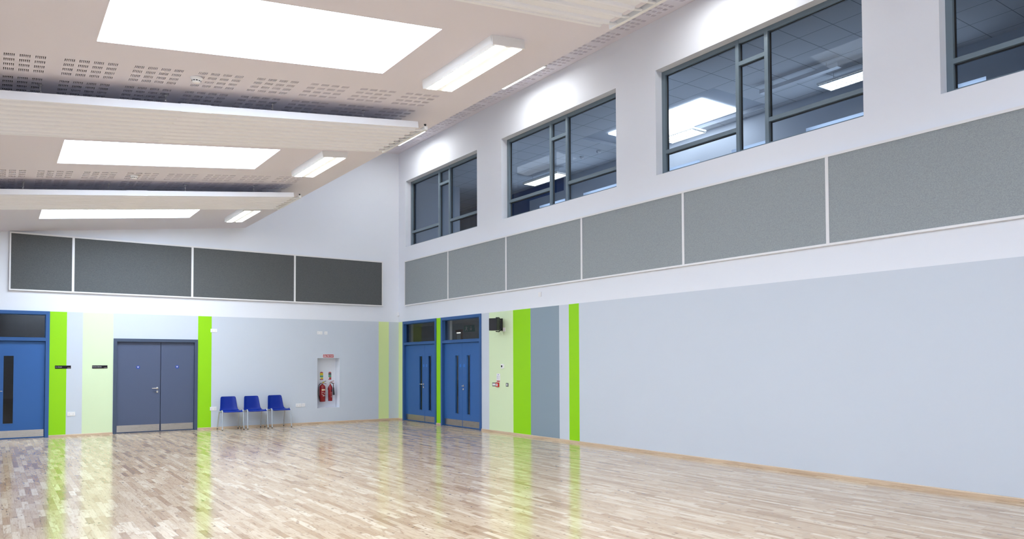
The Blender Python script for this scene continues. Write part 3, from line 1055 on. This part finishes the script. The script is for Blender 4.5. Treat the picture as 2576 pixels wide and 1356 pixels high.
# running man exit sign with arrow
t = thing('exit_sign', (LX - .04, -1.487, 2.603), 'dark green exit sign with running figure and arrow seen through door glass', 'sign')
def TX(s, d, z): return (LX - .004 - d, -1.487 - s * 1.2, 2.603 + z * .8)
MB().box((-.23, 0, -.115), (.23, .03, .115), T=TX).build('sign_plate', EXITG, t)
m_ = MB()
m_.prism([(-.115 + .014 * math.cos(k), .072 + .014 * math.sin(k)) for k in [i * .7854 for i in range(8)]], .03, .032, TX)
m_.prism([(-.15, .055), (-.10, .05), (-.085, .0), (-.12, -.005)], .03, .032, TX)
m_.prism([(-.12, .0), (-.09, .0), (-.06, -.045), (-.065, -.085), (-.085, -.085), (-.082, -.05)], .03, .032, TX)
m_.prism([(-.125, .0), (-.10, -.01), (-.13, -.05), (-.185, -.065), (-.185, -.05), (-.145, -.035)], .03, .032, TX)
m_.prism([(-.10, .045), (-.06, .02), (-.055, .03), (-.09, .06)], .03, .032, TX)
m_.build('running_figure', PRINT, t)
a_ = MB()
a_.prism([(.085, .08), (.105, .08), (.105, -.03), (.085, -.03)], .03, .032, TX)
a_.prism([(.045, -.01), (.095, -.075), (.145, -.01), (.125, .0), (.095, -.04), (.065, .0)], .03, .032, TX)
a_.build('arrow', PRINT, t)

# upper room behind the clerestory windows
UX, UZ = 3.62, 6.88
UY0, UY1 = -20.5, 3.4
BW = [(2.0, 3.2), (4.0, 5.35), (7.0, 8.1), (9.0, 9.9), (10.83, 12.1), (13.62, 14.12)]
def WU(s, d, z): return (UX - d, -s, z)
def pickU(s, z):
    return 1 if s < 1.5 or (s < 3.15 and z > 6.52) else 0
sU = sorted({-UY1, -UY0, 1.5, 3.15} | {v for w in BW for v in w})
zU = [3.6, 4.5, 6.275, 6.52, 7.6]
struct(grid_wall('wall_upper_room_back', WU, sU, zU, pickU, .25, [GREYW, BLUEW],
                 lambda s, z: 4.5 < z < 6.275 and any(a < s < c for a, c in BW)))
b = MB()
SKU = (1.66, 3.36, -10.17, -6.25)
xs, ys = [.30, SKU[0], SKU[1], UX + .2], [UY0, SKU[2], SKU[3], UY1]
for i in range(3):
    for j in range(3):
        if i == 1 and j == 1: continue
        b.quad([(xs[i], ys[j + 1], UZ), (xs[i + 1], ys[j + 1], UZ), (xs[i + 1], ys[j], UZ), (xs[i], ys[j], UZ)])
struct(b.build('ceiling_upper_room', TILE, recalc=False))
b = MB()
P = [(SKU[0], SKU[2]), (SKU[1], SKU[2]), (SKU[1], SKU[3]), (SKU[0], SKU[3])]
for k in range(4):
    a, c = P[k], P[(k + 1) % 4]
    b.quad([(*a, UZ), (*c, UZ), (*c, UZ + .07), (*a, UZ + .07)])
b.quad([(*p, UZ + .07) for p in P])
t = thing('coffer_light', ((SKU[0] + SKU[1]) / 2, (SKU[2] + SKU[3]) / 2, UZ), 'bright white rooflight in a grey coffer seen through the third window', 'rooflight')
b.build('coffer', GREYW, t, recalc=False)
MB().box((2.02, -9.55, UZ + .035), (3.2, -6.78, UZ + .068)).build('opal_pane', OPAL2, t)
struct(MB().box((.3, UY0, 3.5), (UX + .25, UY1, 3.6)).build('floor_upper_room', CARPET))
b = MB()
b.box((.30, -.50, 3.6), (1.72, -.40, UZ))
struct(b.build('wall_upper_room_end', GREYW))
struct(MB().box((.30, UY1, 3.6), (UX + .25, UY1 + .1, UZ)).build('wall_upper_room_far', DARKW))  # shade of the recess painted as a near-black wall
struct(MB().box((1.72, -.45, 3.6), (1.80, UY1, UZ)).build('wall_upper_room_return', GREYW))
struct(MB().box((.30, UY0 - .1, 3.6), (UX + .25, UY0, UZ)).build('wall_upper_room_near', GREYW))
def louvre(x0, x1, y0, y1, label, z=6.66):
    t = thing('louvre_light', ((x0 + x1) / 2, (y0 + y1) / 2, UZ), label, 'light', 'louvre lights in the upper room')
    MB().box((x0, y0, z), (x1, y1, z + .035)).tube([((x0 + x1) / 2, y0 + .2, z + .035), ((x0 + x1) / 2, y0 + .2, UZ - .004)], .006, 6).tube([((x0 + x1) / 2, y1 - .2, z + .035), ((x0 + x1) / 2, y1 - .2, UZ - .004)], .006, 6).build('housing', WMETAL, t)
    MB().box((x0 + .02, y0 + .02, z - .004), (x1 - .02, y1 - .02, z)).build('lit_panel', LOUV, t)
    g = MB()
    n = 16
    for k in range(n + 1):
        y = y0 + .02 + (y1 - y0 - .04) * k / n
        g.box((x0 + .01, y - .004, z - .025), (x1 - .01, y + .004, z - .004))
    for k in range(4):
        x = x0 + .015 + (x1 - x0 - .03) * k / 3
        g.box((x - .005, y0 + .01, z - .028), (x + .005, y1 - .01, z - .004))
    g.build('louvre_grid', CHROME, t)
louvre(2.52, 2.95, -4.22, -2.66, 'lit louvre light seen through the second window')
louvre(2.62, 3.05, -13.3, -11.72, 'lit louvre light at the right side of the third window')
louvre(2.66, 3.10, -8.75, -7.75, 'lit louvre light below the bright rooflight in the third window')
t = thing('pendant_batten', (2.32, -11.6, UZ), 'unlit linear batten light seen through the third window right pane', 'light')
MB().box((2.26, -12.35, UZ - .16), (2.38, -10.75, UZ - .09)).build('housing', ALU, t)
for y in (-12.1, -11.0):
    MB().tube([(2.32, y, UZ - .09), (2.32, y, UZ)], .005, 6).build('hanger', CHROME, t)
for y, lb in ((-5.08, 'left round detector on the tiled ceiling in the second window'), (-5.72, 'right round detector on the tiled ceiling in the second window')):
    o = MB().lathe([(0, 0), (.06, 0), (.06, -.02), (.045, -.05), (0, -.055)], (2.66, y, UZ)).build('ceiling_detector', PLASTIC)
    tag(o, lb, 'detector', 'detectors in the upper room')

# ================================================================== CHAIRS
def make_chair(loc, rz, label):
    t = thing('stacking_chair', (0, 0, 0), label, 'chair', 'blue chairs against the back wall')
    # seat shell: profile from the front lip over the seat and up the back
    prof = [(-.235, .430), (-.228, .447), (-.205, .458), (-.15, .457), (-.08, .449), (0, .441), (.07, .437), (.12, .441), (.155, .458),
            (.178, .488), (.193, .53), (.206, .59), (.219, .66), (.230, .72), (.238, .76), (.243, .785), (.245, .800), (.246, .808)]
    wid = [.225, .232, .238, .243, .245, .244, .240, .234, .226, .218, .212, .206, .199, .193, .188, .182, .172, .150]
    curl = [0, 0, .002, .008, .014, .020, .026, .032, .036, .038, .038, .036, .033, .030, .027, .024, .02, .016]
    N = 14
    sh = MB()
    vs = []
    for (y, z), w, cl, i in zip(prof, wid, curl, range(99)):
        j = min(i + 1, len(prof) - 1)
        k = max(i - 1, 0)
        ty, tz = prof[j][0] - prof[k][0], prof[j][1] - prof[k][1]
        ln = math.hypot(ty, tz)
        ny, nz = -tz / ln, ty / ln       # towards the sitter
        for q in range(N + 1):
            u = -1 + 2 * q / N
            e = cl * abs(u) ** 3.2
            if i <= 2: e -= .012 * (1 - u * u) * (2 - i) / 2 * 0
            vs.append((w * u, y + ny * e, z + nz * e))
    fs = [(i * (N + 1) + q, i * (N + 1) + q + 1, (i + 1) * (N + 1) + q + 1, (i + 1) * (N + 1) + q) for i in range(len(prof) - 1) for q in range(N)]
    sh.add(vs, fs, 0, True)
    o = sh.build('seat_shell', CHAIRB, t)
    md = o.modifiers.new('thick', 'SOLIDIFY')
    md.thickness = .008
    md.offset = -1
    md = o.modifiers.new('sub', 'SUBSURF')
    md.levels = md.render_levels = 1
    # tubular frame: each leg runs up and bends into its half of the side rail
    r = .0122
    for s in (-1, 1):
        for nm, P in (('front', [(s * .258, -.245, .018), (s * .252, -.215, .25), (s * .247, -.198, .44), (s * .246, -.190, .468), (s * .244, -.168, .482), (s * .242, -.12, .476), (s * .238, -.02, .452)]),
                      ('rear', [(s * .252, .225, .018), (s * .243, .165, .25), (s * .238, .118, .41), (s * .237, .105, .430), (s * .236, .085, .438), (s * .238, -.02, .452)])):
            lg = MB().tube(P, r, 10).build('leg', ALUTUBE, t)
            f = P[0]
            MB().tube([(f[0], f[1], 0.0), (f[0], f[1], .004), (f[0], f[1], .021)], [.010, .0145, .0145], 10).build('foot_cap', BLACKP, lg)
    for y, z in ((-.10, .425), (.09, .418)):
        MB().tube([(-.238, y, z + .03), (-.20, y, z), (.20, y, z), (.238, y, z + .03)], .009, 8).build('cross_bar', ALUTUBE, t)
    t.location = loc
    t.rotation_euler = (0, 0, rz)
    return t
ch = make_chair((-4.785, -.385, 0), R(1.5), 'left one of three blue plastic chairs, nearest the lime stripe')
dup(ch, (-4.212, -.415, 0), 'middle one of the three blue plastic chairs by the back wall', None, R(5.5))
dup(ch, (-3.598, -.360, 0), 'right one of three blue plastic chairs, nearest the low white sockets', None, R(6.0))

# ================================================================== WALL FITTINGS
def socket(T, s0, s1, z0, z1, name, label, cat, gang=2, group=None):
    t = thing(name, T((s0 + s1) / 2, 0, z0), label, cat, group)
    MB().box((s0, 0, z0), (s1, .010, z1), T=T).build('faceplate', PLASTIC, t, bevel=.003)
    w = (s1 - s0) / gang
    for g in range(gang):
        c = s0 + w * (g + .5)
        MB().box((c - .008, .010, z1 - .030), (c + .008, .014, z1 - .012), T=T).build('rocker', PLASTIC, t)
        h = MB()
        zm = (z0 + z1) / 2 - .012
        h.box((c - .003, .0099, zm + .010), (c + .003, .0105, zm + .018), T=T)
        h.box((c - .016, .0099, zm - .006), (c - .008, .0105, zm - .002), T=T)
        h.box((c + .008, .0099, zm - .006), (c + .016, .0105, zm - .002), T=T)
        h.build('pin_hole', GASKET, t)
    return t
SG = 'white power sockets on the back wall'
socket(FA, -8.243, -8.088, .458, .548, 'power_socket', 'white double socket low on the grey stripe between lime and pale lime', 'socket', 2, SG)
socket(FA, -5.182, -5.028, 2.412, 2.500, 'power_socket', 'white double socket high at the edge of the lime stripe above the chairs', 'socket', 2, SG)
socket(FA, -5.182, -5.028, .462, .552, 'power_socket', 'white double socket low at the lime stripe, left of the chairs', 'socket', 2, SG)
socket(FA, -2.443, -2.292, 2.412, 2.498, 'power_socket', 'white double socket high above the fire point sign, left of the pair', 'socket', 2, SG)
socket(FA, -2.240, -2.148, 2.410, 2.498, 'data_socket', 'small square white data plate high on the wall, right of the pair', 'socket', 1)
socket(FA, -3.018, -2.862, .470, .562, 'power_socket', 'white double socket low on the wall right of the chairs', 'socket', 2, SG)
socket(FA, -2.852, -2.762, .470, .562, 'data_socket', 'small white data plate low on the wall, touching the double socket beside chairs', 'socket', 1)

def room_sign(s0, s1, z0, z1, line, code, label):
    t = thing('room_sign', FA((s0 + s1) / 2, 0, z0), label, 'sign', 'black room name plates')
    MB().box((s0, 0, z0), (s1, .006, z1), T=FA).build('sign_plate', SIGNB, t)
    text('lettering', line, .030, FA, s0 + .008, z1 - .042, .0068, PRINT, t)
    text('lettering', code, .020, FA, s1 - .012, z0 + .010, .0068, PRINT, t, 'RIGHT')
room_sign(-8.492, -8.182, 1.528, 1.598, 'An Chistin', 'G 0027', 'black room name plate across the lime and grey stripes')
room_sign(-7.763, -7.452, 1.528, 1.598, 'Seomra Stórais', 'G 0026', 'black room name plate on the pale lime stripe beside the slate door')

# motion sensor in the corner
t = thing('motion_sensor', (-.03, -.03, 2.98), 'small white motion sensor high in the corner of the two walls', 'sensor')
MB().box((-.062, -.035, 2.975), (0, 0, 3.105)).build('housing', PLASTIC, t, bevel=.012)
MB().lathe([(0, -.052), (.018, -.044), (.024, -.03), (.026, 0)], (-.031, -.033, 3.0), 'Y', 14).build('lens', PLASTIC, t)

# loudspeaker on bracket, turned along the wall
t = thing('loudspeaker', FB(5.33, 0, 2.5), 'black loudspeaker on a bracket on the pale lime stripe of right wall', 'loudspeaker')
MB().box((5.305, 0, 2.36), (5.355, .025, 2.645), T=FB).build('wall_bracket', BLACKP, t)
MB().tube([FB(5.33, .02, 2.60), FB(5.345, .10, 2.66), FB(5.36, .19, 2.655)], .012, 8).tube([FB(5.33, .02, 2.40), FB(5.345, .10, 2.335), FB(5.36, .19, 2.34)], .012, 8).build('yoke', BLACKP, t)
cb = MB()
ang = R(28)
def TS(a, d, z):
    # cabinet turned towards the hall
    ca, sa = math.cos(ang), math.sin(ang)
    return FB(5.37 + a * ca + d * sa, .20 - a * sa + d * ca, 2.497 + z)
cb.prism([(-.105, -.14), (.105, -.14), (.105, .14), (-.105, .14)], .02, .14, TS)
fr_, bk = [TS(a, .02, z) for a, z in ((-.105, -.14), (.105, -.14), (.105, .14), (-.105, .14))], [TS(a, -.13, z) for a, z in ((-.055, -.10), (.055, -.10), (.055, .10), (-.055, .10))]
cb.add(fr_ + bk, [(4, 5, 6, 7)] + [(k, (k + 1) % 4, 4 + (k + 1) % 4, 4 + k) for k in range(4)])
cb.build('cabinet', BLACKP, t, bevel=.006)
MB().prism([(-.098, -.133), (.098, -.133), (.098, .133), (-.098, .133)], .14, .147, TS).build('grille', mat('black_grille', (.008, .008, .012), .6, bump=.5, bscale=400), t)
def plate(T, s0, s1, z0, z1, th, m, name, label, cat, extra=None):
    t = thing(name, T((s0 + s1) / 2, 0, z0), label, cat)
    MB().box((s0, 0, z0), (s1, th, z1), T=T).build('faceplate', m, t, bevel=.003)
    if extra: extra(t)
    return t
plate(FB, 5.375, 5.465, 2.340, 2.432, .012, PLASTIC, 'junction_box', 'small white box on the pale stripe beside the black loudspeaker', 'box',
      lambda t: MB().box((5.395, .012, 2.377), (5.445, .015, 2.397), T=FB).build('terminal_cover', PLASTIC, t))
plate(FB, 6.755, 6.85, 3.04, 3.138, .025, PLASTIC, 'wall_sensor', 'small white box on the white wall just under the grey panels', 'sensor',
      lambda t: MB().box((6.775, .025, 3.055), (6.83, .028, 3.085), T=FB).build('label_strip', ALU, t))
plate(FB, 5.31, 5.415, 1.49, 1.592, .030, PLASTIC, 'thermostat', 'white square wall sensor with a black dot on the pale lime stripe', 'sensor',
      lambda t: MB().disc((5.352, 1.541), .026, FB, 20, 0, .030, .004).build('sensor_dot', BLACKP, t))
GPL = mat('grey_metal_plate', (.13, .14, .13), .35, .6)
def sw2(t):
    for k in range(3):
        MB().box((4.945 + k * .038, .008, 1.092), (4.978 + k * .038, .013, 1.142), T=FB).build('rocker', PLASTIC, t)
plate(FB, 4.922, 5.090, 1.072, 1.160, .008, GPL, 'light_switch', 'wide grey switch plate with white rockers, left of the red call point', 'switch', sw2)
def cpt(t):
    MB().box((5.115, .035, 1.083), (5.190, .039, 1.138), T=FB).build('press_panel', PRINT, t)
    b = MB().disc((5.153, 1.110), .011, FB, 16, 0, .039, .002)
    b.prism([(5.125, 1.100), (5.137, 1.110), (5.125, 1.120)], .039, .041, FB)
    b.prism([(5.181, 1.100), (5.169, 1.110), (5.181, 1.120)], .039, .041, FB)
    b.build('press_mark', BLACKP, t)
plate(FB, 5.100, 5.208, 1.062, 1.165, .035, REDB, 'fire_call_point', 'small red fire alarm call point under the white notice', 'alarm', cpt)
plate(FB, 5.486, 5.580, 1.078, 1.160, .008, GPL, 'light_switch', 'single grey switch plate with one white rocker, right of the call point', 'switch',
      lambda t: MB().box((5.517, .008, 1.095), (5.549, .013, 1.143), T=FB).build('rocker', PLASTIC, t))
t = thing('fire_notice', FB(5.17, 0, 1.18), 'white fire action notice above the red call point', 'notice')
MB().box((5.098, 0, 1.178), (5.243, .003, 1.372), T=FB).build('notice_card', PRINT, t)
b = MB()
b.disc((5.17, 1.345), .012, FB, 16, 0, .003, .0004)
for k in range(3):
    b.disc((5.122, 1.305 - .03 * k), .008, FB, 12, 0, .003, .0004)
b.build('blue_mark', BLUEDISC, t)
b = MB()
for k in range(3):
    b.box((5.140, .003, 1.301 - .03 * k), (5.225, .0034, 1.308 - .03 * k), T=FB)
b.build('print_line', mat('grey_print', (.4, .42, .45), .6), t)
MB().box((5.105, .003, 1.183), (5.236, .0034, 1.208), T=FB).build('red_strip', REDS, t)

# ================================================================== FIRE POINT
t = thing('fire_point_sign', FA(-2.115, 0, 1.78), 'red FIRE POINT sign above the white wall niche', 'sign')
MB().box((-2.277, 0, 1.778), (-1.956, .003, 1.878), T=FA).build('sign_plate', PRINT, t, bevel=.001)
MB().box((-2.267, .003, 1.788), (-1.966, .004, 1.868), T=FA).build('red_field', REDS, t)
b = MB()
b.prism([(-2.250, 1.800), (-2.226, 1.800), (-2.226, 1.838), (-2.234, 1.848), (-2.242, 1.848), (-2.250, 1.838)], .004, .0045, FA)
b.prism([(-2.246, 1.850), (-2.222, 1.858), (-2.222, 1.862), (-2.246, 1.856)], .004, .0045, FA)
b.prism([(-2.204, 1.800), (-2.186, 1.803), (-2.180, 1.818), (-2.188, 1.840), (-2.196, 1.858), (-2.202, 1.838), (-2.210, 1.826)], .004, .0045, FA)
b.box((-2.166, .004, 1.794), (-2.162, .0045, 1.862), T=FA)
b.build('pictogram', PRINT, t)
text('lettering', 'FIRE POINT', .056, FA, -2.153, 1.808, .0046, PRINT, t, maxw=.176, bold=.001)

def id_sign(s0, s1, z0, z1, top, label):
    D = -.297
    t = thing('extinguisher_sign', FA((s0 + s1) / 2, D, z0), label, 'sign', 'extinguisher signs in the niche')
    def rr(a, c, e, f, h0, h1, m, name, round_top=False):
        pts = [(a, e), (c, e)]
        if round_top:
            r = (c - a) / 2
            pts += [(a + r + r * math.cos(w), f - r * .6 + r * .6 * math.sin(w)) for w in [math.pi * k / 10 for k in range(11)]]
        else:
            pts += [(c, f), (a, f)]
        MB().prism(pts, D + h0, D + h1, FA).build(name, m, t)
    hgt = z1 - z0
    rr(s0, s1, z0, z1, 0, .003, PRINT, 'sign_plate', True)
    g = .006
    a, c = s0 + g, s1 - g
    rr(a, c, z0 + .86 * hgt, z1 - g, .003, .0036, REDS, 'red_header', True)
    rr(a, c, z0 + .58 * hgt, z0 + .84 * hgt, .003, .0036, top, 'type_band')
    rr(a, c, z0 + .34 * hgt, z0 + .56 * hgt, .003, .0036, GRN, 'green_band')
    rr(a + .25 * (c - a), c, z0 + .14 * hgt, z0 + .32 * hgt, .003, .0036, REDS if top is BLACKP else YEL, 'warning_patch')
    rr(a, c, z0 + .02 * hgt, z0 + .12 * hgt, .003, .0036, REDS, 'red_footer')
    text('lettering', 'CO2' if top is BLACKP else 'FOAM', .022, FA, a + .006, z0 + .66 * hgt, D + .0042, PRINT if top is BLACKP else BLACKP, t, maxw=(c - a) * .8)
id_sign(-2.250, -2.146, 1.168, 1.398, YEL, 'yellow and green extinguisher sign in the niche above the large extinguisher')
id_sign(-2.006, -1.912, 1.168, 1.396, BLACKP, 'black and green extinguisher sign in the niche above the small extinguisher')

# large foam extinguisher (hung in front of the niche back)
cx, cyy, z0 = -2.222, .165, .582
t = thing('fire_extinguisher', (cx, cyy, z0), 'large red fire extinguisher with black hose on left of niche', 'fire extinguisher', 'fire extinguishers in the niche')
R_ = .083
MB().lathe([(0, 0), (R_ - .008, 0), (R_, .008), (R_, .385), (R_ - .004, .412), (R_ - .02, .438), (.045, .458), (.024, .466), (.022, .490), (0, .490)], (cx, cyy, z0), 'Z', 32).build('cylinder', RED, t)
lb = MB()
def arc(b, zz0, zz1, w0, w1, r=R_ + .0008, mi=0, c=(cx, cyy)):
    n = 10
    vs = []
    for k in range(n + 1):
        w = w0 + (w1 - w0) * k / n
        vs += [(c[0] + r * math.sin(w), c[1] - r * math.cos(w), zz0), (c[0] + r * math.sin(w), c[1] - r * math.cos(w), zz1)]
    b.add(vs, [(2 * k, 2 * k + 2, 2 * k + 3, 2 * k + 1) for k in range(n)], mi, True)
arc(lb, z0 + .305, z0 + .340, -.55, .75)
lb.build('cream_label', mat('cream_label', (.75, .58, .38), .5), t, recalc=False)
lb = MB()
for (a, c, w0, w1) in ((.255, .262, -.5, .1), (.200, .206, -.5, -.1), (.19, .285, -.52, -.49), (.15, .18, -.15, .0), (.15, .18, .10, .25), (.15, .18, .55, .72), (.22, .225, .2, .7), (.24, .244, .2, .7)):
    arc(lb, z0 + a, z0 + c, w0, w1)
lb.build('label_print', PRINT, t, recalc=False)
v = MB()
v.tube([(cx, cyy, z0 + .485), (cx, cyy, z0 + .515)], .017, 12)
v.tube([(cx - .03, cyy, z0 + .505), (cx + .03, cyy, z0 + .508)], .011, 10)
v.build('valve', CHROME, t)
v = MB()
v.tube([(cx - .005, cyy, z0 + .515), (cx + .04, cyy - .01, z0 + .505), (cx + .105, cyy - .015, z0 + .482)], .007, 8)
v.tube([(cx - .01, cyy, z0 + .525), (cx + .03, cyy - .01, z0 + .538), (cx + .10, cyy - .015, z0 + .562)], .007, 8)
v.build('lever', mat('brown_lever', (.16, .05, .035), .35), t)
MB().tube([(cx + .005, cyy - .006, z0 + .522), (cx + .045, cyy - .014, z0 + .522)], .013, 8).build('safety_tag', YEL, t)
MB().tube([(cx - .025, cyy, z0 + .505), (cx - .06, cyy, z0 + .492), (cx - .095, cyy - .005, z0 + .455), (cx - .115, cyy - .01, z0 + .38), (cx - .118, cyy - .012, z0 + .28), (cx - .108, cyy - .012, z0 + .17), (cx - .09, cyy - .012, z0 + .08), (cx - .08, cyy - .03, z0 + .02)],
          [.009, .010, .010, .010, .010, .011, .014, .014], 10).build('hose', BLACKP, t)
MB().box((cx - .03, cyy + R_ - .004, z0 + .30), (cx + .03, .300, z0 + .36)).build('wall_hook', BLACKP, t)
# small CO2 extinguisher
cx, cyy, z0 = -1.992, .175, .592
t = thing('fire_extinguisher', (cx, cyy, z0), 'small red fire extinguisher with black discharge horn on right of niche', 'fire extinguisher', 'fire extinguishers in the niche')
R_ = .058
MB().lathe([(0, 0), (R_ - .006, 0), (R_, .006), (R_, .36), (R_ - .004, .385), (R_ - .018, .415), (.026, .437), (.018, .445), (.017, .475), (0, .475)], (cx, cyy, z0), 'Z', 28).build('cylinder', RED, t)
lb = MB()
arc(lb, z0 + .27, z0 + .315, .1, 1.1, R_ + .0008, 0, (cx, cyy))
lb.build('black_label', BLACKP, t, recalc=False)
lb = MB()
for (a, c, w0, w1) in ((.17, .215, .35, .5), (.11, .116, -.05, 1.0), (.14, .146, .2, .9), (.235, .24, .1, .9)):
    arc(lb, z0 + a, z0 + c, w0, w1, R_ + .0008, 0, (cx, cyy))
lb.build('label_print', PRINT, t, recalc=False)
MB().tube([(cx, cyy, z0 + .47), (cx, cyy, z0 + .51)], .018, 12).tube([(cx - .035, cyy, z0 + .50), (cx + .04, cyy, z0 + .492)], .013, 10).build('valve', CHROME, t)
MB().tube([(cx, cyy, z0 + .512), (cx + .05, cyy - .01, z0 + .500), (cx + .112, cyy - .01, z0 + .482)], .007, 8).tube([(cx - .005, cyy, z0 + .515), (cx + .03, cyy - .01, z0 + .528), (cx + .10, cyy - .01, z0 + .553)], .007, 8).build('lever', mat('dull_red_lever', (.25, .03, .03), .35), t)
MB().tube([(cx + .04, cyy, z0 + .492), (cx + .062, cyy - .03, z0 + .488), (cx + .068, cyy - .05, z0 + .46), (cx + .068, cyy - .055, z0 + .38), (cx + .07, cyy - .055, z0 + .36), (cx + .078, cyy - .055, z0 + .165)],
          [.011, .011, .010, .011, .019, .028], 12).build('horn', BLACKP, t)
MB().box((cx - .025, cyy + R_ - .004, z0 + .30), (cx + .025, .300, z0 + .36)).build('wall_hook', BLACKP, t)
